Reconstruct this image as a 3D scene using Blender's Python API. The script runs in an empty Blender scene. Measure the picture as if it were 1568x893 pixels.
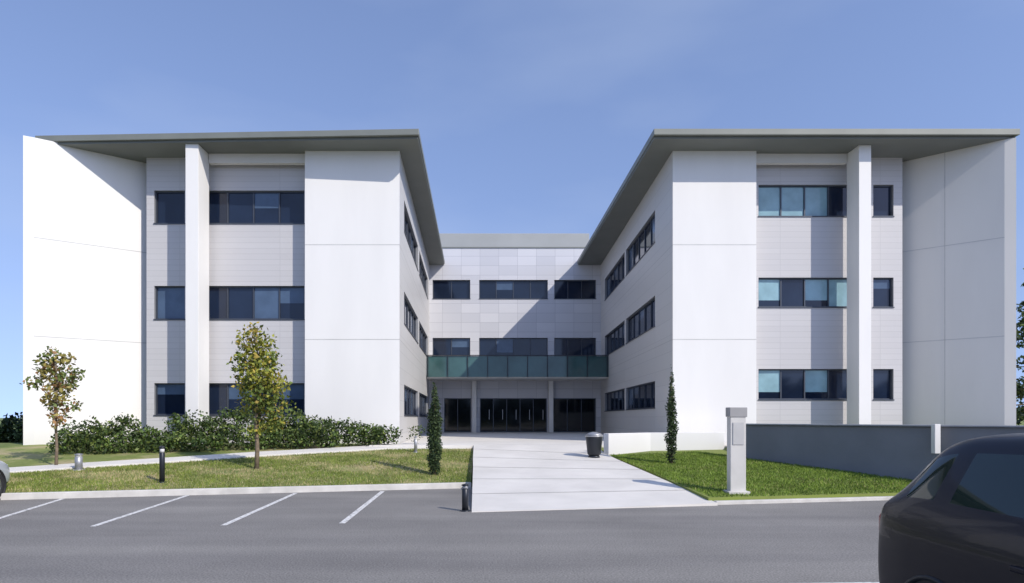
import bpy, math, random
from mathutils import Vector
random.seed(7)
scene=bpy.context.scene
COL=scene.collection

# ------------------------------------------------------------ materials
def newmat(name):
    m=bpy.data.materials.new(name); m.use_nodes=True
    nt=m.node_tree; b=nt.nodes['Principled BSDF']
    return m,nt,b
def simple(name,c,r=.6,metal=0,var=.08,scale=3,bump=0,bscale=40,spec=.5,ior=None,coat=0):
    m,nt,b=newmat(name)
    tc=nt.nodes.new('ShaderNodeTexCoord')
    n=nt.nodes.new('ShaderNodeTexNoise'); n.inputs['Scale'].default_value=scale; n.inputs['Detail'].default_value=6
    nt.links.new(tc.outputs['Object'],n.inputs['Vector'])
    cr=nt.nodes.new('ShaderNodeValToRGB')
    cr.color_ramp.elements[0].position=.3; cr.color_ramp.elements[1].position=.7
    cr.color_ramp.elements[0].color=(*[x*(1-var) for x in c],1)
    cr.color_ramp.elements[1].color=(*[min(1,x*(1+var)) for x in c],1)
    nt.links.new(n.outputs['Fac'],cr.inputs['Fac'])
    nt.links.new(cr.outputs['Color'],b.inputs['Base Color'])
    b.inputs['Roughness'].default_value=r; b.inputs['Metallic'].default_value=metal
    b.inputs['Specular IOR Level'].default_value=spec
    if ior: b.inputs['IOR'].default_value=ior
    if coat: b.inputs['Coat Weight'].default_value=coat; b.inputs['Coat Roughness'].default_value=.03
    if bump:
        n2=nt.nodes.new('ShaderNodeTexNoise'); n2.inputs['Scale'].default_value=bscale; n2.inputs['Detail'].default_value=4
        nt.links.new(tc.outputs['Object'],n2.inputs['Vector'])
        bp=nt.nodes.new('ShaderNodeBump'); bp.inputs['Strength'].default_value=bump; bp.inputs['Distance'].default_value=.02
        nt.links.new(n2.outputs['Fac'],bp.inputs['Height']); nt.links.new(bp.outputs['Normal'],b.inputs['Normal'])
    return m
def render_wall(name,c):
    m,nt,b=newmat(name)
    tc=nt.nodes.new('ShaderNodeTexCoord')
    mp=nt.nodes.new('ShaderNodeMapping'); mp.inputs['Scale'].default_value=(1.2,1.2,.3)
    nt.links.new(tc.outputs['Object'],mp.inputs['Vector'])
    n=nt.nodes.new('ShaderNodeTexNoise'); n.inputs['Scale'].default_value=.9; n.inputs['Detail'].default_value=6
    nt.links.new(mp.outputs['Vector'],n.inputs['Vector'])
    cr=nt.nodes.new('ShaderNodeValToRGB')
    cr.color_ramp.elements[0].position=.3; cr.color_ramp.elements[1].position=.6
    cr.color_ramp.elements[0].color=(*[x*.955 for x in c],1); cr.color_ramp.elements[1].color=(*c,1)
    nt.links.new(n.outputs['Fac'],cr.inputs['Fac'])
    # slight splash-zone soiling near the ground
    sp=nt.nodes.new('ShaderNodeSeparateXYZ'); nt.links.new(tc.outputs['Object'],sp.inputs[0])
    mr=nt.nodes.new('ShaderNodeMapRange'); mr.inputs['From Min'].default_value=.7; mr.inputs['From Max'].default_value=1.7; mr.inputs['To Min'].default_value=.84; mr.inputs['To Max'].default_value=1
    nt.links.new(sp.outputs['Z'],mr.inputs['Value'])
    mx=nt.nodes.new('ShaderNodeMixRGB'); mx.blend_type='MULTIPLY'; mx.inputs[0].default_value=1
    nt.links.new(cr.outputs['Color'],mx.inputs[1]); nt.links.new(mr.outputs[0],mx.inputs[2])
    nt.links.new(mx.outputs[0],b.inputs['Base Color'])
    b.inputs['Roughness'].default_value=.75
    return m
def cladding(name,c1,c2,gap,bw,bh,axis='x',rough=.45):
    m,nt,b=newmat(name)
    tc=nt.nodes.new('ShaderNodeTexCoord'); sp=nt.nodes.new('ShaderNodeSeparateXYZ'); cb=nt.nodes.new('ShaderNodeCombineXYZ')
    nt.links.new(tc.outputs['Object'],sp.inputs[0])
    nt.links.new(sp.outputs['X' if axis=='x' else 'Y'],cb.inputs['X']); nt.links.new(sp.outputs['Z'],cb.inputs['Y'])
    br=nt.nodes.new('ShaderNodeTexBrick'); br.offset=0.0; br.squash=1
    br.inputs['Scale'].default_value=1; br.inputs['Brick Width'].default_value=bw; br.inputs['Row Height'].default_value=bh
    br.inputs['Mortar Size'].default_value=.01; br.inputs['Mortar Smooth'].default_value=.3
    br.inputs['Color1'].default_value=(*c1,1); br.inputs['Color2'].default_value=(*c2,1); br.inputs['Mortar'].default_value=(*gap,1)
    nt.links.new(cb.outputs[0],br.inputs['Vector']); nt.links.new(br.outputs['Color'],b.inputs['Base Color'])
    bp=nt.nodes.new('ShaderNodeBump'); bp.invert=True; bp.inputs['Strength'].default_value=.2; bp.inputs['Distance'].default_value=.006
    nt.links.new(br.outputs['Fac'],bp.inputs['Height']); nt.links.new(bp.outputs['Normal'],b.inputs['Normal'])
    b.inputs['Roughness'].default_value=rough
    return m
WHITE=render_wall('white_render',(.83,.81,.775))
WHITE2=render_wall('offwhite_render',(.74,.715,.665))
CLAD=cladding('grey_cladding',(.53,.515,.515),(.555,.54,.54),(.46,.45,.45),3.6,.2)
CLADY=cladding('side_cladding',(.60,.585,.56),(.63,.615,.59),(.50,.49,.47),3.2,.58,'y')
CLADR=cladding('court_panels',(.55,.55,.575),(.64,.635,.655),(.38,.38,.41),1.15,.58)
ROOF=simple('roof_metal',(.22,.23,.22),.5,.3,.1,1)
FASCIA=simple('fascia_metal',(.21,.22,.195),.5,.1,.08,1)
SOFFIT=simple('soffit_panel',(.17,.178,.16),.6,0,.05,1)
JOINT=simple('joint_seal',(.52,.51,.49),.8)
FRAME=simple('window_frame_alu',(.07,.08,.10),.45,.4)
REVEAL=simple('window_reveal',(.25,.26,.28),.6)
GLASS=simple('window_glass',(.012,.020,.042),.05,0,.3,.7)
GLASSD=simple('dark_glass',(.006,.009,.013),.06,0,.2,.7)
BLIND=simple('blind_behind_glass',(.07,.11,.18),.12,0,.15,2)
BLINDT=simple('teal_blind_glass',(.26,.42,.47),.1,0,.15,2)
CANOPY=simple('green_glass',(.05,.11,.11),.08,0,.25,.9)
CONC=simple('concrete_paving',(.70,.665,.605),.85,0,.08,.9,.3,60)
CONCK=simple('kerb_concrete',(.60,.575,.53),.85,0,.14,3,.3,60)
WALLG=simple('grey_wall_render',(.215,.22,.235),.85,0,.12,.8,.2,50)
METAL=simple('dark_metal',(.03,.033,.04),.4,.4)
STEEL=simple('steel_grey',(.40,.40,.41),.4,.5)
BARK=simple('bark',(.20,.15,.10),.9,0,.25,12,.5,60)
def leafmat(n,c):
    return simple(n,c,.6,0,.3,2.5,spec=.3)
LY=[leafmat('leaf_yellowgreen',(.27,.27,.04)),leafmat('leaf_green',(.13,.17,.035)),leafmat('leaf_gold',(.36,.27,.05))]
LR=[leafmat('leaf_gold2',(.30,.25,.07)),leafmat('leaf_rust',(.28,.15,.06)),leafmat('leaf_green2',(.13,.17,.045))]
LS=[leafmat('shrub_green',(.09,.145,.03)),leafmat('shrub_dark',(.04,.065,.018)),leafmat('shrub_light',(.15,.19,.045))]
LC=[leafmat('cypress_dark',(.028,.05,.022)),leafmat('cypress_green',(.06,.09,.03))]
LD=[leafmat('distant_green',(.06,.10,.03)),leafmat('distant_dark',(.025,.045,.018)),leafmat('distant_light',(.10,.135,.04))]
GB=[leafmat('grass_blade',(.21,.255,.045)),leafmat('grass_blade_dark',(.135,.18,.035)),leafmat('grass_blade_dry',(.40,.34,.17))]
GBR=[leafmat('grass_blade_green',(.19,.27,.035)),leafmat('grass_blade_deep',(.13,.20,.028)),leafmat('grass_blade_straw',(.36,.32,.13))]

def asphalt():
    m,nt,b=newmat('asphalt')
    tc=nt.nodes.new('ShaderNodeTexCoord')
    n=nt.nodes.new('ShaderNodeTexNoise'); n.inputs['Scale'].default_value=.3; n.inputs['Detail'].default_value=9; n.inputs['Roughness'].default_value=.65
    n2=nt.nodes.new('ShaderNodeTexNoise'); n2.inputs['Scale'].default_value=45; n2.inputs['Detail'].default_value=4
    mp=nt.nodes.new('ShaderNodeMapping'); mp.inputs['Scale'].default_value=(.12,1.1,1)
    n3=nt.nodes.new('ShaderNodeTexNoise'); n3.inputs['Scale'].default_value=1.0; n3.inputs['Detail'].default_value=5
    nt.links.new(tc.outputs['Object'],mp.inputs['Vector']); nt.links.new(mp.outputs[0],n3.inputs['Vector'])
    for a in (n,n2): nt.links.new(tc.outputs['Object'],a.inputs['Vector'])
    def ramp(p0,p1,c0,c1):
        cr=nt.nodes.new('ShaderNodeValToRGB'); cr.color_ramp.elements[0].position=p0; cr.color_ramp.elements[1].position=p1
        cr.color_ramp.elements[0].color=(*c0,1); cr.color_ramp.elements[1].color=(*c1,1); return cr
    cr=ramp(.3,.72,(.245,.232,.214),(.33,.312,.288)); cr2=ramp(.35,.7,(.62,.62,.62),(1.14,1.14,1.14)); cr3=ramp(.35,.65,(.86,.86,.87),(1.06,1.06,1.05))
    nt.links.new(n.outputs['Fac'],cr.inputs[0]); nt.links.new(n2.outputs['Fac'],cr2.inputs[0]); nt.links.new(n3.outputs['Fac'],cr3.inputs[0])
    mx=nt.nodes.new('ShaderNodeMixRGB'); mx.blend_type='MULTIPLY'; mx.inputs[0].default_value=1
    mx2=nt.nodes.new('ShaderNodeMixRGB'); mx2.blend_type='MULTIPLY'; mx2.inputs[0].default_value=1
    nt.links.new(cr.outputs[0],mx.inputs[1]); nt.links.new(cr2.outputs[0],mx.inputs[2])
    nt.links.new(mx.outputs[0],mx2.inputs[1]); nt.links.new(cr3.outputs[0],mx2.inputs[2])
    nt.links.new(mx2.outputs[0],b.inputs['Base Color']); b.inputs['Roughness'].default_value=.95; b.inputs['Specular IOR Level'].default_value=.25
    bp=nt.nodes.new('ShaderNodeBump'); bp.inputs['Strength'].default_value=.35; bp.inputs['Distance'].default_value=.01
    nt.links.new(n2.outputs['Fac'],bp.inputs['Height']); nt.links.new(bp.outputs['Normal'],b.inputs['Normal'])
    return m
ASPH=asphalt()
def paintmat():
    m,nt,b=newmat('road_paint')
    tc=nt.nodes.new('ShaderNodeTexCoord'); n=nt.nodes.new('ShaderNodeTexNoise'); n.inputs['Scale'].default_value=14; n.inputs['Detail'].default_value=7
    nt.links.new(tc.outputs['Object'],n.inputs['Vector'])
    cr=nt.nodes.new('ShaderNodeValToRGB'); e=cr.color_ramp.elements
    e[0].position=.36; e[0].color=(.32,.31,.29,1); e[1].position=.5; e[1].color=(.74,.72,.68,1)
    nt.links.new(n.outputs['Fac'],cr.inputs[0]); nt.links.new(cr.outputs[0],b.inputs['Base Color']); b.inputs['Roughness'].default_value=.85
    return m
PAINTW=paintmat()
def grassmat(name,dry):
    m,nt,b=newmat(name)
    tc=nt.nodes.new('ShaderNodeTexCoord')
    n=nt.nodes.new('ShaderNodeTexNoise'); n.inputs['Scale'].default_value=.55; n.inputs['Detail'].default_value=8; n.inputs['Roughness'].default_value=.7
    nt.links.new(tc.outputs['Object'],n.inputs['Vector'])
    cr=nt.nodes.new('ShaderNodeValToRGB'); e=cr.color_ramp.elements
    e[0].position=.36; e[0].color=(.13,.17,.035,1); e[1].position=.5; e[1].color=(.20,.235,.055,1)
    x=e.new(.62); x.color=(.38,.32,.17,1) if dry else (.2,.25,.045,1)
    nt.links.new(n.outputs['Fac'],cr.inputs[0]); nt.links.new(cr.outputs[0],b.inputs['Base Color']); b.inputs['Roughness'].default_value=.95
    return m
GRASS=grassmat('grass_dry',True); GRASSR=grassmat('grass_green',False)

# ------------------------------------------------------------ helpers
def empty(name,loc=(0,0,0)):
    e=bpy.data.objects.new(name,None); e.location=loc; COL.objects.link(e); return e
def mk(name,verts,faces,mats,fm=None,parent=None,smooth=False):
    me=bpy.data.meshes.new(name); me.from_pydata(verts,[],faces)
    if not isinstance(mats,(list,tuple)): mats=[mats]
    for m in mats: me.materials.append(m)
    if fm:
        me.polygons.foreach_set('material_index',fm)
    if smooth: me.polygons.foreach_set('use_smooth',[True]*len(me.polygons))
    me.update()
    o=bpy.data.objects.new(name,me); COL.objects.link(o)
    if parent: o.parent=parent
    return o
def bev(o,w=.01,s=2):
    b=o.modifiers.new('bev','BEVEL'); b.width=w; b.segments=s; b.limit_method='ANGLE'; return o
def prism(name,poly,z0,z1,mat,parent=None,bevel=0):
    n=len(poly); v=[(x,y,z0) for x,y in poly]+[(x,y,z1) for x,y in poly]
    f=[tuple(range(n-1,-1,-1)),tuple(range(n,2*n))]+[(i,(i+1)%n,n+(i+1)%n,n+i) for i in range(n)]
    o=mk(name,v,f,mat,None,parent)
    if bevel: bev(o,bevel)
    return o
def box(name,x0,x1,y0,y1,z0,z1,mat,parent=None,bevel=0):
    return prism(name,[(x0,y0),(x1,y0),(x1,y1),(x0,y1)],z0,z1,mat,parent,bevel)

def wall(name,P0,P1,z0,z1,ops,mat,parent,rev=.16,joints=(),vjoints=()):
    dx,dy=P1[0]-P0[0],P1[1]-P0[1]; L=math.hypot(dx,dy); ux,uy=dx/L,dy/L; nx,ny=uy,-ux
    def P(u,z,d): return (P0[0]+ux*u+nx*d,P0[1]+uy*u+ny*d,z)
    us=sorted(set([0,L]+[o[0] for o in ops]+[o[1] for o in ops])); zs=sorted(set([z0,z1]+[o[2] for o in ops]+[o[3] for o in ops]))
    V=[];F=[];M=[]
    def quad(a,b,c,d,m):
        i=len(V); V.extend([a,b,c,d]); F.append((i,i+1,i+2,i+3)); M.append(m)
    for i in range(len(us)-1):
        for j in range(len(zs)-1):
            uc=(us[i]+us[i+1])/2; zc=(zs[j]+zs[j+1])/2
            if any(o[0]<uc<o[1] and o[2]<zc<o[3] for o in ops): continue
            quad(P(us[i],zs[j],0),P(us[i+1],zs[j],0),P(us[i+1],zs[j+1],0),P(us[i],zs[j+1],0),0)
    for (a,b,c,d,n,st) in ops:
        r=-rev
        quad(P(a,c,0),P(b,c,0),P(b,c,r),P(a,c,r),1); quad(P(a,d,r),P(b,d,r),P(b,d,0),P(a,d,0),1)
        quad(P(a,c,r),P(a,d,r),P(a,d,0),P(a,c,0),1); quad(P(b,c,0),P(b,d,0),P(b,d,r),P(b,c,r),1)
    mk(name,V,F,[mat,REVEAL],M,parent)
    V.clear();F.clear();M.clear()
    V2=[];F2=[]
    def bar(u0,u1,za,zb,d0,d1):
        i=len(V2)
        V2.extend([P(u0,za,d0),P(u1,za,d0),P(u1,zb,d0),P(u0,zb,d0),P(u0,za,d1),P(u1,za,d1),P(u1,zb,d1),P(u0,zb,d1)])
        F2.extend([(i+4,i+5,i+6,i+7),(i,i+1,i+5,i+4),(i+1,i+2,i+6,i+5),(i+2,i+3,i+7,i+6),(i+3,i,i+4,i+7)])
    for (a,b,c,d,n,st) in ops:
        w=(b-a)/n; r=-rev+.012; fw=.045
        for k in range(n):
            p0=a+k*w; p1=p0+w
            g=0; frac=0
            if st=='dark': g=3
            elif st=='teal':
                q=random.random()
                if k in (0,2) or q<.2: g=2; frac=random.choice([1,1,.75])
            else:
                q=random.random()
                if q<.3: g=1; frac=random.choice([.35,.5,.8,1])
            t=random.uniform(-.006,.006)
            zb=d-(d-c)*frac if g in(1,2) else d
            if zb>c+.01: quad(P(p0,c,r+t),P(p1,c,r-t),P(p1,zb,r-t),P(p0,zb,r+t),3 if g==3 else 0)
            if g in (1,2): quad(P(p0,zb,r+t),P(p1,zb,r-t),P(p1,d,r-t),P(p0,d,r+t),g)
        for k in range(1,n): bar(a+k*w-fw/2,a+k*w+fw/2,c+fw,d-fw,-rev,-rev+.055)
        bar(a,a+fw,c+fw,d-fw,-rev,-rev+.058); bar(b-fw,b,c+fw,d-fw,-rev,-rev+.058)
        bar(a,b,c,c+fw,-rev,-rev+.06); bar(a,b,d-fw,d,-rev,-rev+.06)
        if st!='dark': bar(a-.02,b+.02,c-.035,c+.004,-rev+.06,.03)
    if V: mk(name+'_glazing',V,F,[GLASS,BLIND,BLINDT,GLASSD],M,parent); mk(name+'_frames',V2,F2,FRAME,None,parent)
    V3=[];F3=[]
    for zj in joints:
        i=len(V3); V3+= [P(0.0,zj-.012,.003),P(L,zj-.012,.003),P(L,zj+.012,.003),P(0.0,zj+.012,.003)]; F3.append((i,i+1,i+2,i+3))
    for uj in vjoints:
        i=len(V3); V3+= [P(uj-.01,z0,.0045),P(uj+.01,z0,.0045),P(uj+.01,z1,.0045),P(uj-.01,z1,.0045)]; F3.append((i,i+1,i+2,i+3))
    if V3: mk(name+'_joints',V3,F3,JOINT,None,parent)

# ------------------------------------------------------------ building
B=empty('office_building')
ZG=.3; RS=11.06; RT=11.34
J=(7.77,4.45)
ZE=11.13
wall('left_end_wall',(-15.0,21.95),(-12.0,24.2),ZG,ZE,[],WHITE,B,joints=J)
lw=[(9.88,8.70),(6.45,5.25),(2.95,1.80)]
X0=-12.0
ops=[]
for t,b in lw:
    ops+= [(-11.72-X0,-10.62-X0,b,t,1,'n'),(-10.05-X0,-6.32-X0,b,t,4,'n')]
wall('left_recess_wall',(X0,23.5),(-6.14,23.5),ZG,RS,ops,CLAD,B)
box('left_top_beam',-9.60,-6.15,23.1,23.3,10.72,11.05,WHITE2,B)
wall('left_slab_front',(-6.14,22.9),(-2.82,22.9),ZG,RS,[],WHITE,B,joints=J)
wall('left_slab_return',(-6.14,23.5),(-6.14,22.9),ZG,RS,[],WHITE,B)
ops=[]
for t,b in lw: ops+=[(1.6,8.2,b,t,5,'n'),(9.0,15.5,b,t,5,'n')]
wall('left_inner_wall',(-2.82,22.9),(-3.10,40.0),ZG,RS,ops,CLADY,B,joints=J)
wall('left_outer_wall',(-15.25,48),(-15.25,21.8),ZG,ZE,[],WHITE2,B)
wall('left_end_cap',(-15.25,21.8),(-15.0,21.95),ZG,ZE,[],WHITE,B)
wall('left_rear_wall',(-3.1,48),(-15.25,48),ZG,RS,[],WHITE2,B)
box('left_fin_column',-10.06,-9.62,22.3,23.2,ZG,RS-.003,WHITE,B,.01)
prism('left_roof',[(-14.68,22.36),(-2.08,21.9),(-2.2,39.98),(-3.1,39.98),(-3.1,48.3),(-15.2,48.3),(-15.2,22.36)],RS,RT-.21,SOFFIT,B)
prism('left_roof_fascia',[(-15.2,22.3),(-2.04,21.76),(-2.16,39.99),(-3.08,39.99),(-3.08,48.35),(-15.25,48.35)],RT-.2,RT,FASCIA,B,.01)
# ---- right wing
rw=[(10.09,8.96),(6.75,5.69),(3.46,2.36)]
X0=9.69
ops=[]
for t,b in rw: ops+=[(10.02-X0,13.45-X0,b,t,4,'teal'),(14.15-X0,14.88-X0,b,t,1,'n')]
wall('right_recess_wall',(X0,23.5),(15.2,23.5),ZG,RS,ops,CLAD,B)
wall('right_slab_front',(6.76,22.9),(9.69,22.9),ZG,RS,[],WHITE,B,joints=J)
wall('right_slab_return',(9.69,22.9),(9.69,23.5),ZG,RS,[],WHITE,B)
ri=[(9.85,8.6),(6.5,5.3),(3.15,2.1)]
Lr=math.hypot(.64,17.1); ops=[]
for t,b in ri: ops+=[(Lr-15.5,Lr-9.2,b,t,5,'n'),(Lr-8.8,Lr-2.7,b,t,5,'n')]
wall('right_inner_wall',(7.40,40.0),(6.76,22.9),ZG,RS,ops,CLADY,B,joints=J)
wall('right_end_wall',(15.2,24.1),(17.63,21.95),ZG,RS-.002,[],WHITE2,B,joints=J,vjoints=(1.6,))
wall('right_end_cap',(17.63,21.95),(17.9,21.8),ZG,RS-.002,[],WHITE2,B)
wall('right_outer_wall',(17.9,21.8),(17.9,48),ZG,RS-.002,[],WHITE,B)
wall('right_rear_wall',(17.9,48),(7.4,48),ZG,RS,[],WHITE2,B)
box('right_fin_column',13.0,13.42,22.4,23.15,ZG,RS-.003,WHITE,B,.01)
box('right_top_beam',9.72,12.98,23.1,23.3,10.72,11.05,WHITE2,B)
prism('right_roof',[(5.84,21.9),(17.95,21.9),(18.1,48.3),(7.4,48.3),(7.4,39.98),(6.0,39.98)],RS,RT-.21,SOFFIT,B)
prism('right_roof_fascia',[(5.80,21.76),(18.0,21.76),(18.15,48.35),(7.38,48.35),(7.38,39.99),(5.96,39.99)],RT-.2,RT,FASCIA,B,.01)
# ---- rear block
YR=40.0; X0=-3.1
ops=[]
for t,b in ((10.15,9.0),(6.6,5.5)):
    ops+=[(.2,2.5,b,t,2,'n'),(3.05,7.25,b,t,4,'n'),(7.65,10.2,b,t,3,'n')]
for a,b_,n in ((.9,2.55,2),(3.1,7.2,5),(7.6,10.2,3)):
    ops.append((a,b_,.82,2.9,n,'dark'))
wall('court_wall',(X0,YR),(7.4,YR),ZG,12.1,ops,CLADR,B,rev=.2)
box('rear_block_top',X0,7.4,YR+.26,48,11.9,12.09,ROOF,B)
wall('rear_block_left',(X0,48),(X0,YR),RT,12.1,[],CLADY,B); wall('rear_block_right',(7.4,YR),(7.4,48),RT,12.1,[],CLADY,B)
wall('rear_block_back',(7.4,48),(X0,48),ZG,12.1,[],WHITE2,B)
box('roof_plant_screen',-2.9,7.2,43,47,12.1,13.85,simple('plant_screen',(.36,.37,.365),.6,0,.05,.6),B,.02)
box('court_parapet_cap',X0-.02,7.42,YR-.05,YR+.25,12.101,12.16,FASCIA,B)
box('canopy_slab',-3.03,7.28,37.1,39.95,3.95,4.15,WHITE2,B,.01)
box('canopy_glass',-3.03,7.28,37.0,37.04,4.02,5.2,CANOPY,B)
for k in range(10):
    x=-2.95+k*10.15/9; box('canopy_post_%d'%k,x-.02,x+.02,36.93,36.99,4.0,5.21,METAL,B)
box('canopy_rail',-3.03,7.28,36.92,37.06,5.22,5.26,METAL,B)
for k,x in enumerate((-.35,4.3)):
    box('door_pier_%d'%k,x-.13,x+.13,39.5,39.9,.8,3.945,WHITE,B,.01)
for k in range(5):
    box('door_handle_%d'%k,.55+k*.82,.58+k*.82,39.86,39.9,1.6,2.2,STEEL,B)

# ------------------------------------------------------------ terrain
def yc(x):
    return 15.8+(x+.24)*.238 if x<-.1 else 12.75+(x-4.6)*.19
def hl(x,y):
    c=yc(x); t=max(0,min(1,(y-c)/(22-c))); return .12+.68*t
V=[];F=[]
ys=[-1500,-60,-20,0,8,11,13,14,16,18,20,22.5,30,50,100,300,1500,4000]
xs=[-3000,-600,-100,-40,-20,-14,-10,-5,0,5,9,12,16,25,40,100,600,3000]
for y in ys:
    for x in xs:
        z=-.05 if y<=16 else (-.05+.75*min(1,(y-16)/6.5))
        V.append((x,y,z))
n=len(xs)
for j in range(len(ys)-1):
    for i in range(n-1):
        F.append((j*n+i,j*n+i+1,(j+1)*n+i+1,(j+1)*n+i))
mk('ground',V,F,grassmat('field_grass',False))
mk('parking_lot',[(-60,-40,0),(60,-40,0),(60,14.5,0),(12,14.5,0),(6,16.2,0),(-.5,16.2,0),(-12,16.2,0),(-60,6,0)],[(0,1,2,3,4,5,6,7)],ASPH)
def sheet(name,pts0,pts1,nv,zf,mat,skirt=0):
    V=[];F=[];n=len(pts0)
    for j in range(nv+1):
        t=j/nv
        for i in range(n):
            x=pts0[i][0]*(1-t)+pts1[i][0]*t; y=pts0[i][1]*(1-t)+pts1[i][1]*t
            V.append((x,y,zf(x,y)))
    for j in range(nv):
        for i in range(n-1):
            F.append((j*n+i,j*n+i+1,(j+1)*n+i+1,(j+1)*n+i))
    if skirt:
        loop=[i for i in range(n)]+[j*n+n-1 for j in range(1,nv+1)]+[nv*n+i for i in range(n-2,-1,-1)]+[j*n for j in range(nv-1,0,-1)]
        s=len(V)
        for k in loop: V.append((V[k][0],V[k][1],-.04))
        m=len(loop)
        for k in range(m):
            F.append((loop[k],s+k,s+(k+1)%m,loop[(k+1)%m]))
    return mk(name,V,F,mat)
xl=[-40+i*(39.78/60) for i in range(61)]
sheet('lawn',[(x,yc(x)+.13) for x in xl],[(x,23.4) for x in xl],24,hl,GRASS,1)
def edgeR(y): return 4.5+(3.7-4.5)*(y-12.6)/(6.6)
sheet('lawn',[(4.5+i*.6,yc(4.5+i*.6)+.13) for i in range(17)],[(3.75+i*.75,21.3) for i in range(17)],20,hl,GRASSR,1)
def ribbon(name,pts,w,z0f,z1f,mat,b=.012):
    V=[];F=[];n=len(pts)
    for i,(x,y) in enumerate(pts):
        a=pts[max(0,i-1)];bb=pts[min(n-1,i+1)]; d=Vector((bb[0]-a[0],bb[1]-a[1])).normalized(); nx,ny=-d.y,d.x
        q=(x+nx*w,y+ny*w)
        V+=[(x,y,z0f(x,y)),(x,y,z1f(x,y)),(q[0],q[1],z1f(*q)),(q[0],q[1],z0f(*q))]
    for i in range(n-1):
        a=4*i;c=a+4
        F+=[(a,c,c+1,a+1),(a+1,c+1,c+2,a+2),(a+2,c+2,c+3,a+3)]
    F+=[(0,1,2,3),(4*n-1,4*n-2,4*n-3,4*n-4)]
    return bev(mk(name,V,F,mat),b)
ribbon('kerb',[(x,yc(x)) for x in xl if x<-.21]+[(-.205,yc(-.205))],.125,lambda x,y:-.03,lambda x,y:.135,CONCK)
ribbon('kerb',[(4.62+i*.5,yc(4.62+i*.5)) for i in range(18)],.125,lambda x,y:-.03,lambda x,y:.07,CONCK)
def hp(x,y): return .012+.80*max(0,min(1,(y-12.2)/9.0))
left=[(-.15,11.75),(-.16,13.5),(-.17,15.2),(-.18,16.9),(-.2,18.6),(-.2,20.3),(-.2,21.2)]
right=[(4.60,12.65),(4.42,13.9),(4.25,15.2),(4.07,16.5),(3.88,17.8),(3.7,19.2),(3.75,21.2)]
V=[];F=[];nn=9
for (a,b) in zip(left,right):
    for i in range(nn):
        t=i/(nn-1); x=a[0]*(1-t)+b[0]*t; y=a[1]*(1-t)+b[1]*t; V.append((x,y,hp(x,y)))
m=len(left)
for j in range(m-1):
    for i in range(nn-1): F.append((j*nn+i,j*nn+i+1,(j+1)*nn+i+1,(j+1)*nn+i))
s=len(V)
loop=list(range(nn))+[j*nn+nn-1 for j in range(1,m)]+[(m-1)*nn+i for i in range(nn-2,-1,-1)]+[j*nn for j in range(m-2,0,-1)]
for k in loop: V.append((V[k][0],V[k][1],-.04))
for k in range(len(loop)): F.append((loop[k],s+k,s+(k+1)%len(loop),loop[(k+1)%len(loop)]))
PATH=empty('entrance_path')
mk('ramp_surface',V,F,CONC,None,PATH)
GRV=simple('joint_dark',(.40,.38,.34),.9)
for k in range(1,6):
    a=left[k];b=right[k]
    V=[];
    for i in range(9):
        t=i/8
        x=a[0]*(1-t)+b[0]*t;y=a[1]*(1-t)+b[1]*t
        V+=[(x,y-.015,hp(x,y-.015)+.004),(x,y+.015,hp(x,y+.015)+.004)]
    mk('ramp_joint_%d'%k,V,[(2*i,2*i+2,2*i+3,2*i+1) for i in range(8)],GRV,None,PATH)
bev(prism('forecourt',[(-3.6,21.2),(9,21.2),(9,22.88),(6.74,22.88),(7.38,39.98),(-3.08,39.98),(-2.80,22.88),(-3.6,22.88)],.3,.812,CONC,PATH),.01)
fp=[(-24,13.2),(-16,14.2),(-12,15.6),(-10,17.0),(-6.5,19.2),(-2.9,20.9),(-.3,21.1)]
pts=[]
for i in range(len(fp)-1):
    for k in range(6):
        t=k/6; pts.append((fp[i][0]*(1-t)+fp[i+1][0]*t,fp[i][1]*(1-t)+fp[i+1][1]*t))
pts.append(fp[-1])
ribbon('footpath',pts,.8,lambda x,y:hl(x,y)-.05,lambda x,y:hl(x,y)+.05,CONC)
MK=empty('parking_markings')
def stripe(k,a,b,w=.1):
    d=Vector((b[0]-a[0],b[1]-a[1])).normalized(); n=(-d.y*w/2,d.x*w/2)
    mk('stripe_%d'%k,[(a[0]-n[0],a[1]-n[1],.005),(b[0]-n[0],b[1]-n[1],.005),(b[0]+n[0],b[1]+n[1],.005),(a[0]+n[0],a[1]+n[1],.005)],[(0,1,2,3)],PAINTW,None,MK)
for k,(a,b) in enumerate([((-2.22,10.5),(-2.25,15.1)),((-4.05,10.3),(-4.15,14.7)),((-6.05,10.2),(-6.4,14.3)),((-7.9,10.1),(-8.75,13.7)),((-10.2,9.6),(-11.2,13.1)),((-12.6,9.2),(-13.6,12.5))]): stripe(k,a,b)
stripe(20,(2.9,6.62),(6.5,6.82),.12)

RW=empty('retaining_wall')
bw=ribbon('wall_body',[(13.6,10.9),(10.6,14.9),(7.6,19.0)][::-1],-.22,lambda x,y:-.03,lambda x,y:1.50,WALLG); bw.parent=RW
cp=ribbon('wall_coping',[(13.62,10.85),(10.58,14.88),(7.57,19.02)][::-1],-.26,lambda x,y:1.503,lambda x,y:1.54,simple('coping',(.36,.36,.36),.8)); cp.parent=RW
box('wall_post',10.17,10.30,14.6,14.73,.9,1.56,WHITE,RW,.01)
ribbon('low_wall',[(3.78,19.2),(5.3,20.3),(7.75,20.7)],.2,lambda x,y:.1,lambda x,y:1.24,WHITE)
prism('terrace',[(7.95,19.15),(10.85,15.1),(13.85,11.1),(40,11.1),(40,21.5),(17,21.5),(9.05,21.15),(8.0,20.95)],-.03,1.0,simple('terrace_gravel',(.4,.38,.34),.9,0,.15,4))

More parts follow.
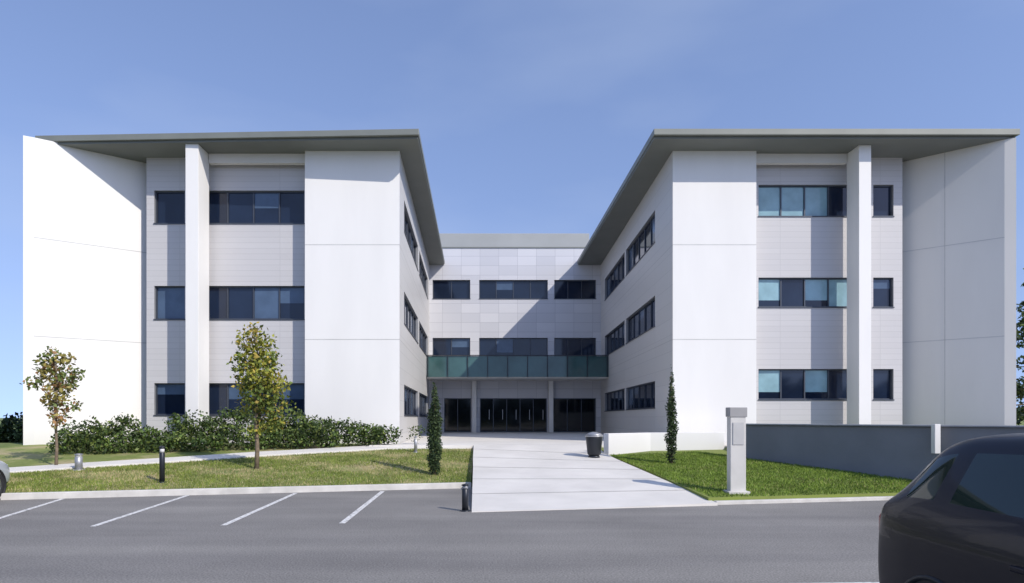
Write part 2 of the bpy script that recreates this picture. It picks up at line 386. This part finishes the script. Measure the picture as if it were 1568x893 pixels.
# ------------------------------------------------------------ foliage
def rnd_in():
    while True:
        v=Vector((random.uniform(-1,1),random.uniform(-1,1),random.uniform(-1,1)))
        if v.length<=1: return v
def foliage(name,blobs,dens,size,mats,parent=None,shell=.5,spread=.08):
    V=[];F=[];M=[]
    for (c,r,mi) in blobs:
        vol=r[0]*r[1]*r[2]
        for _ in range(int(dens*vol)):
            v=rnd_in()
            if v.length<shell: v=v.normalized()*random.uniform(shell,1)
            j=1+random.gauss(0,spread)
            p=Vector((c[0]+v.x*r[0]*j,c[1]+v.y*r[1]*j,c[2]+v.z*r[2]*j))
            s=size*random.uniform(.6,1.35)
            a=Vector((random.gauss(0,1),random.gauss(0,1),random.gauss(0,1))).normalized()
            b=a.orthogonal().normalized(); ang=random.uniform(0,6.28)
            cc=a.cross(b); d1=b*math.cos(ang)+cc*math.sin(ang); d2=a
            i=len(V)
            V+= [p-d1*s*.5, p+d2*s*.28, p+d1*s*.5, p-d2*s*.28]
            F.append((i,i+1,i+2,i+3))
            M.append(mi if (mi is not None and random.random()<.6) else random.randrange(len(mats)))
    return mk(name,[tuple(v) for v in V],F,mats,M,parent)
def tube(name,pts,rad,mat,parent,n=8):
    V=[];F=[]
    for i,p in enumerate(pts):
        p=Vector(p); a=Vector(pts[max(0,i-1)]);b=Vector(pts[min(len(pts)-1,i+1)])
        d=(b-a).normalized(); u=d.orthogonal().normalized(); w=d.cross(u)
        for k in range(n):
            t=2*math.pi*k/n; V.append(tuple(p+(u*math.cos(t)+w*math.sin(t))*rad[i]))
    for i in range(len(pts)-1):
        for k in range(n):
            F.append((i*n+k,i*n+(k+1)%n,(i+1)*n+(k+1)%n,(i+1)*n+k))
    F.append(tuple(range(n-1,-1,-1))); F.append(tuple((len(pts)-1)*n+k for k in range(n)))
    return mk(name,V,F,mat,None,parent,True)
def tree(name,x,y,h,trunk,cw,mats,clumps,seed,dens,size,r0=.05):
    random.seed(seed)
    z=hl(x,y)-.02; E=empty(name)
    pts=[(x,y,z),(x+.02,y,z+trunk*.5),(x-.02,y+.02,z+trunk),(x+.03,y,z+h*.7),(x,y,z+h*.93)]
    tube('trunk',pts,[r0,r0*.8,r0*.7,r0*.4,.008],BARK,E)
    bl=[]
    for k,(cx,cz,r,mi) in enumerate(clumps):
        yy=y+random.uniform(-.4,.4)*cw
        c=(x+cx,yy,z+cz)
        s0=max(trunk*.85,cz-.5)
        s0=min(s0,cz)
        tube('limb_%d'%k,[(x,y,z+s0),(x+cx*.5,(y+yy)/2,z+s0+(cz-s0)*.55),c],[r0*.38,r0*.25,.006],BARK,E,6)
        bl.append((c,(r,r,r*.9),mi))
    foliage('crown',bl,dens,size,mats,E,.2,.16)
    return E
tree('young_tree',-5.85,17.1,3.85,1.15,.6,LY,[(-.05,3.62,.26,2),(-.3,3.4,.32,0),(.22,3.35,.32,0),(0,3.0,.46,0),(-.38,2.85,.36,1),(.40,2.78,.36,1),(.1,2.5,.5,0),(-.3,2.35,.38,1),(.5,2.25,.38,0),(.15,2.0,.48,1),(-.24,1.78,.36,0),(.54,1.7,.38,1),(.1,1.5,.38,1),(.54,1.28,.32,1),(.3,1.15,.26,0),(.0,1.05,.2,0)],3,4000,.12,.07)
tree('young_tree',-11.1,17.1,3.1,1.05,.5,LR,[(-.1,2.95,.24,2),(-.35,2.7,.3,2),(.12,2.75,.3,0),(.42,2.45,.24,2),(-.2,2.4,.36,0),(.2,2.3,.32,2),(-.46,2.2,.24,2),(.05,1.95,.34,0),(-.2,1.7,.28,0),(.46,1.64,.2,2),(0,1.45,.28,1),(.12,1.2,.22,1)],5,5200,.12,.045)
def cypress(x,y,h,w,seed):
    random.seed(seed); z=hl(x,y); E=empty('cypress_tree')
    tube('trunk',[(x,y,z-.02),(x,y,z+h*.5),(x,y,z+h*.9)],[.04,.03,.008],BARK,E)
    bl=[]
    n=22
    for k in range(n):
        t=k/(n-1); r=w*.5*(.62+.5*math.sin(math.pi*min(1,t*.85+.12)))*(1-t**3*.75)*random.uniform(.85,1.1)
        bl.append(((x+random.uniform(-.03,.03),y+random.uniform(-.03,.03),z+.12+t*(h-.25)),(r,r,.15),None))
    foliage('crown',bl,70000,.06,LC,E,.3)
cypress(-1.16,16.7,2.5,.38,11); cypress(5.13,17.5,2.65,.30,12)
def hedge(name,pts,seed,mats,dens,size,zf):
    random.seed(seed); bl=[]
    for (x,y,h,r) in pts:
        z=zf(x,y)
        for _ in range(5):
            q=random.uniform(.3,.62)*r
            bl.append(((x+random.uniform(-.6,.6)*r,y+random.uniform(-.4,.4)*r,z+h-q*.8-random.uniform(0,.55)*h),(q,q,q*.8),random.choice([None,0,1,2])))
        bl.append(((x,y,z+h*.45),(r*.8,r*.6,h*.5),1))
    return foliage(name,bl,dens,size,mats,None,.45)
P=[]
random.seed(21)
x=-12.6
while x<-2.9:
    y=21.0 if x>-7 else 19.6+ (x+12.6)*.22
    if x>-10.9 and x<-9.9: hh=.8
    elif x<-10: hh=1.08
    else: hh=1.2 if x<-4.8 else .98-.12*(x+4.8)
    P.append((x,min(22.1,y+.6),hh*random.uniform(.85,1.15),.6)); 
    if x<-5: P.append((x+.2,y-.1,hh*random.uniform(.5,.85),.48))
    x+=.5
hedge('shrub_hedge',P,22,LS,3600,.11,hl)
hedge('shrub',[(-2.2,22.2,.7,.35)],23,LS,3000,.1,lambda x,y:.8)
P=[(-16.6-k*1.1,25+random.uniform(-.6,1.2)+k*.3,random.uniform(1.0,1.45),1.2) for k in range(26)]
hedge('background_hedge',P,24,LD,600,.22,lambda x,y:.6)
P=[(19.3+k*.9,23.5+random.uniform(0,2),random.uniform(1.6,2.6),1.0) for k in range(14)]
hedge('background_hedge',P,25,LD,600,.2,lambda x,y:.75)
def bigtree(name,x,y,z,h,w,seed):
    random.seed(seed); E=empty(name)
    tube('trunk',[(x,y,z-.1),(x+.1,y,z+h*.5),(x,y,z+h*.93)],[.2,.13,.02],BARK,E)
    bl=[]
    for k in range(44):
        t=random.uniform(.16,1); a=random.uniform(0,6.28); rr=w*(1.05-t)*random.uniform(.3,1)
        c=(x+math.cos(a)*rr,y+math.sin(a)*rr,z+h*t-.2*rr)
        tube('limb_%d'%k,[(x,y,z+h*t*.92),c],[.05,.01],BARK,E,5)
        q=random.uniform(.35,.8)
        bl.append((c,(q,q,q*.5),None))
    foliage('crown',bl,900,.2,LD,E,.2)
bigtree('conifer_tree',24.3,28,.75,7.4,2.6,31)
bigtree('conifer_tree',27,31,.75,6,2.4,32)
random.seed(40)
P=[]
for k in range(60): P.append((-48+random.uniform(-2,2),-50+k*1.1,random.uniform(5,9),3.2))
for k in range(60): P.append((-50+k*1.9,-52+random.uniform(-2,2),random.uniform(5,10),3.4))
hedge('tree_belt',P,41,LD,14,.9,lambda x,y:0)
def blades(name,n,fx,seed,w,mats):
    random.seed(seed); V=[];F=[];M=[]
    while len(F)<n:
        p=fx()
        if p is None: continue
        x,y=p; z=hl(x,y); h=random.uniform(.02,.06); a=random.uniform(0,3.14); dx,dy=math.cos(a)*.009,math.sin(a)*.009
        lx,ly=random.gauss(0,.015),random.gauss(0,.015)
        patch=math.sin(x*1.1+5.2)*math.sin(y*2.3+x*.5+1.)+.5*math.sin(x*3.1)*math.sin(y*4.1)
        dry=w*(.15+max(0,patch)*1.1)
        if random.random()<dry*.5: continue
        i=len(V)
        V+=[(x-dx,y-dy,z-.004),(x+dx,y+dy,z-.004),(x+lx,y+ly,z+h)]; F.append((i,i+1,i+2))
        M.append(2 if random.random()<dry else random.randrange(2))
    mk(name,V,F,mats,M)
def fy(x):
    for i in range(len(fp)-1):
        if fp[i][0]<=x<=fp[i+1][0]:
            t=(x-fp[i][0])/(fp[i+1][0]-fp[i][0]); return fp[i][1]*(1-t)+fp[i+1][1]*t
    return 21
def L1():
    x=random.uniform(-13,-.25); a=yc(x)+.13; b=fy(x)-.02
    if b<=a: return None
    y=a+(b-a)*random.random(); return (x,y)
def L2():
    x=random.uniform(3.8,11.5); y=random.uniform(12.9,20.2)
    if y<yc(x)+.14: return None
    if x<edgeR(y)+.1: return None
    if x>7.55+(19-y)*.745: return None
    if y>19.2+(x-3.8)*.33: return None
    return (x,y)
blades('lawn_grass_blades',62000,L1,51,.9,GB); blades('lawn_grass_blades',52000,L2,52,.08,GBR)

# ------------------------------------------------------------ street furniture
T=empty('sign_pillar')
zt=hl(5.25,13.35)
box('pillar_body',5.10,5.42,13.3,13.5,zt-.03,zt+1.56,simple('pillar_paint',(.60,.58,.54),.5),T,.012)
box('pillar_head',5.08,5.44,13.28,13.52,zt+1.563,zt+1.76,simple('pillar_head_grey',(.33,.32,.31),.5),T,.012)
box('pillar_plate',5.15,5.37,13.285,13.297,zt+1.0,zt+1.45,simple('pillar_plate_paint',(.5,.49,.47),.5),T)
box('pillar_base',5.04,5.48,13.22,13.58,zt-.03,zt+.05,CONCK,T,.01)
def bollard(x,y,z,h,r,lamp=False,mat=METAL):
    E=empty('bollard_light' if lamp else 'bollard')
    tube('post',[(x,y,z-.02),(x,y,z+h*.8),(x,y,z+h*.82)],[r,r,r*.8],mat,E,16)
    tube('head',[(x,y,z+h*.82),(x,y,z+h*.93)],[r*.85,r*.85],WHITE if lamp else STEEL,E,16)
    tube('cap',[(x,y,z+h*.93),(x,y,z+h*.97),(x,y,z+h)],[r*1.15,r*1.1,r*.4],mat,E,16)
    tube('foot',[(x,y,z-.02),(x,y,z+.02)],[r*1.6,r*1.6],mat,E,16)
bollard(-7.35,15.1,hl(-7.35,15.1),.85,.06,True)
bollard(-10.2,16.6,hl(-10.2,16.6),.42,.09,True,STEEL)
bollard(-.27,11.9,0,.5,.06)
bollard(-2.0,20.3,hl(-2,20.3),.5,.05,True,STEEL)
E=empty('litter_bin'); bx,by=3.25,18.6; bz=hp(bx,by)
tube('bin_body',[(bx,by,bz+.06),(bx,by,bz+.1),(bx,by,bz+.55),(bx,by,bz+.58)],[.16,.19,.24,.24],METAL,E,18)
tube('bin_rim',[(bx,by,bz+.58),(bx,by,bz+.62)],[.26,.26],STEEL,E,18)
tube('bin_lid',[(bx,by,bz+.62),(bx,by,bz+.68),(bx,by,bz+.72)],[.25,.18,.05],STEEL,E,18)
tube('bin_foot',[(bx,by,bz-.02),(bx,by,bz+.06)],[.18,.14],METAL,E,18)

# ------------------------------------------------------------ cars
def car(x,y,rot,paintc,zs=1.0,rough=.25,metal=.0,coat=1.0,ws=1.0,spec=.5):
    E=empty('parked_car',(x,y,.004)); E.rotation_euler[2]=rot
    PAINT=simple('car_paint',paintc,rough,metal,.05,1,coat=coat,spec=spec)
    CG=simple('car_glass',(.012,.028,.022),.03,0,.2,1,ior=1.6)
    TR=simple('car_trim',(.012,.012,.013),.5)
    RUB=simple('tyre_rubber',(.02,.02,.021),.85,0,.1,20)
    RIM=simple('wheel_alloy',(.55,.56,.58),.25,.9)
    LAMP=simple('lamp_red',(.35,.01,.012),.15,0,.1,5,coat=1)
    HL=simple('headlamp',(.6,.63,.66),.1,.4,.1,5,coat=1)
    S=[(-2.03,.66,.40,.55,.74,.58,.80),(-1.98,.76,.30,.58,.88,.64,.94),(-1.93,.82,.24,.60,1.00,.67,1.06),(-1.88,.84,.22,.62,1.03,.665,1.13),
     (-1.64,.86,.20,.62,1.03,.615,1.40),(-1.50,.862,.20,.62,1.025,.605,1.455),(-1.38,.863,.20,.62,1.025,.60,1.475),(-1.30,.864,.20,.62,1.02,.595,1.485),(-.85,.865,.20,.62,1.01,.59,1.50),(-.42,.865,.20,.62,1.0,.59,1.505),(-.34,.865,.20,.62,.998,.59,1.505),
     (.25,.865,.20,.62,.985,.58,1.475),(.42,.865,.20,.62,.98,.58,1.44),(1.02,.86,.20,.6,.955,.69,1.05),(1.12,.86,.20,.6,.94,.7,1.0),
     (1.6,.84,.20,.58,.84,.66,.91),(1.85,.80,.22,.52,.74,.6,.80),(1.98,.74,.26,.46,.62,.52,.68),(2.05,.62,.32,.42,.52,.45,.57)]
    V=[];F=[];M=[]
    for (yy,w,zb,mid,belt,wr,top) in S:
        h=[(0,zb),(w*.84,zb),(w*.985,zb+.10),(w,mid),(w*.985,mid+(belt-mid)*.72),(w*.945,belt),(wr,top-.07),(wr*.9,top-.025),(wr*.5,top-.004),(0,top)]
        ring=h+[(-a,b) for a,b in h[-2:0:-1]]
        V+=[(a,yy,b*zs) for a,b in ring]
    n=18
    for j in range(len(S)-1):
        for k in range(n):
            F.append((j*n+k,(j+1)*n+k,(j+1)*n+(k+1)%n,j*n+(k+1)%n))
            kk=k if k<9 else 17-k
            y0=S[j][0]; m=0
            if kk==0 : m=2
            if kk==5 and (-1.65<y0<-.43 or -.35<y0<.41) and abs(y0+1.38)>.01: m=1
            if kk in(7,8) and (abs(y0+1.88)<.01): m=1
            if kk in(7,8) and abs(y0-.42)<.01: m=1
            if kk==1: m=2
            M.append(m)
    F.append(tuple(range(n))); M.append(0); F.append(tuple((len(S)-1)*n+k for k in range(n-1,-1,-1))); M.append(0)
    o=mk('body',V,F,[PAINT,CG,TR],M,E,True)
    s=o.modifiers.new('ss','SUBSURF'); s.levels=2; s.render_levels=3
    for sx in (-1,1):
        for wy in (-1.28,1.30):
            def ring(nm,prof,mat):
                V=[];F=[];N=40
                for (xx,r) in prof:
                    for k in range(N):
                        t=2*math.pi*k/N; V.append((sx*xx,wy+r*math.cos(t),.31+r*math.sin(t)))
                for i in range(len(prof)-1):
                    for k in range(N): F.append((i*N+k,i*N+(k+1)%N,(i+1)*N+(k+1)%N,(i+1)*N+k))
                F.append(tuple((len(prof)-1)*N+k for k in range(N)))
                mk(nm,V,F,mat,None,E,True)
            ring('wheel_arch',[(.7,.375),(.868,.375),(.874,.345),(.80,.34)],TR)
            ring('tyre',[(.66,.29),(.68,.31),(.86,.31),(.885,.295),(.888,.23),(.87,.205)],RUB)
            ring('rim',[(.86,.21),(.885,.205),(.87,.19),(.86,.06),(.875,.04)],RIM)
            for q in range(5):
                t=q*2*math.pi/5
                u=Vector((0,math.cos(t),math.sin(t))); v=Vector((0,-math.sin(t),math.cos(t)))
                c=Vector((sx*.882,wy,.31)); mk('spoke_gap',[tuple(c+u*.07+v*.012),tuple(c+u*.175+v*.05),tuple(c+u*.175-v*.05),tuple(c+u*.07-v*.012)],[(0,1,2,3)],TR,None,E)
        bev(box('tail_lamp',sx*.735-.07,sx*.735+.07,-1.965,-1.80,.76*zs,.93*zs,LAMP,E),.045,4)
        bev(box('head_lamp',sx*.60-.13,sx*.60+.13,1.72,1.93,.60*zs,.72*zs,HL,E),.04,3)
        bev(box('door_mirror',sx*.95-.08,sx*.95+.08,.62,.76,.98*zs,1.11*zs,PAINT,E),.03,3)
        for hy in (-.55,.3): bev(box('door_handle',sx*.868-.015,sx*.868+.015,hy-.1,hy+.08,.80*zs,.83*zs,PAINT,E),.008)
    box('number_plate_rear',-.26,.26,-2.045,-2.03,.52*zs,.62*zs,WHITE,E)
    box('number_plate_front',-.26,.26,2.04,2.055,.38,.48,WHITE,E)
    E.scale=(ws,1,1)
    return E
car(3.80,2.88,math.pi,(.003,.0035,.012),1.085,.35,.0,.18,1.07,.3)
car(-10.78,12.0,0,(.55,.58,.62),1.0,.3,.3)

# ------------------------------------------------------------ light / sky / camera
sd=Vector((1,-1,1.04)).normalized()
el=math.asin(sd.z)
sun=bpy.data.lights.new('sun','SUN'); sun.energy=3.8; sun.angle=math.radians(.5); sun.color=(1,.94,.85)
so=bpy.data.objects.new('sun',sun); so.rotation_euler=sd.to_track_quat('Z','Y').to_euler(); so.location=(20,-20,30); COL.objects.link(so)
w=bpy.data.worlds.new('World'); scene.world=w; w.use_nodes=True; nt=w.node_tree
bg=nt.nodes['Background']; sk=nt.nodes.new('ShaderNodeTexSky'); sk.sky_type='NISHITA'; sk.sun_disc=False
sk.sun_elevation=el; sk.sun_rotation=math.radians(135); sk.altitude=0; sk.air_density=1.3; sk.dust_density=.2; sk.ozone_density=3.0
tc=nt.nodes.new('ShaderNodeTexCoord'); sp=nt.nodes.new('ShaderNodeSeparateXYZ'); cb=nt.nodes.new('ShaderNodeCombineXYZ')
mr=nt.nodes.new('ShaderNodeMapRange'); mr.inputs['From Min'].default_value=0; mr.inputs['From Max'].default_value=1; mr.inputs['To Min'].default_value=.27; mr.inputs['To Max'].default_value=1
nt.links.new(tc.outputs['Generated'],sp.inputs[0]); nt.links.new(sp.outputs['Z'],mr.inputs['Value'])
nt.links.new(sp.outputs['X'],cb.inputs['X']); nt.links.new(sp.outputs['Y'],cb.inputs['Y']); nt.links.new(mr.outputs[0],cb.inputs['Z'])
nt.links.new(cb.outputs[0],sk.inputs['Vector'])
tint=nt.nodes.new('ShaderNodeMixRGB'); tint.blend_type='MULTIPLY'; tint.inputs[0].default_value=1; tint.inputs[2].default_value=(1.5,1.3,1.4,1)
nt.links.new(sk.outputs[0],tint.inputs[1])
mp=nt.nodes.new('ShaderNodeMapping'); mp.inputs['Scale'].default_value=(1.2,1.0,3.5); mp.inputs['Location'].default_value=(.35,0,.2); mp.inputs['Rotation'].default_value=(0,math.radians(-25),0)
nz=nt.nodes.new('ShaderNodeTexNoise'); nz.inputs['Scale'].default_value=1.6; nz.inputs['Detail'].default_value=5; nz.inputs['Roughness'].default_value=.45
nt.links.new(tc.outputs['Generated'],mp.inputs['Vector']); nt.links.new(mp.outputs[0],nz.inputs['Vector'])
cr=nt.nodes.new('ShaderNodeValToRGB'); cr.color_ramp.elements[0].position=.48; cr.color_ramp.elements[0].color=(0,0,0,1); cr.color_ramp.elements[1].position=.85; cr.color_ramp.elements[1].color=(.35,.35,.35,1)
nt.links.new(nz.outputs['Fac'],cr.inputs[0])
mx=nt.nodes.new('ShaderNodeMixRGB'); mx.inputs[2].default_value=(4.0,4.7,6.0,1)
nt.links.new(cr.outputs[0],mx.inputs[0]); nt.links.new(tint.outputs[0],mx.inputs[1]); nt.links.new(mx.outputs[0],bg.inputs[0])
bg.inputs[1].default_value=.15
cam=bpy.data.cameras.new('camera'); co=bpy.data.objects.new('camera',cam); COL.objects.link(co)
co.location=(0,0,1.7); co.rotation_euler=(math.radians(90),0,0)
cam.sensor_width=36; cam.lens=36*1000/1568; cam.shift_x=.03125; cam.shift_y=.1234; cam.clip_start=.05; cam.clip_end=9000
scene.camera=co
scene.view_settings.view_transform='Standard'; scene.view_settings.look='None'; scene.view_settings.exposure=0
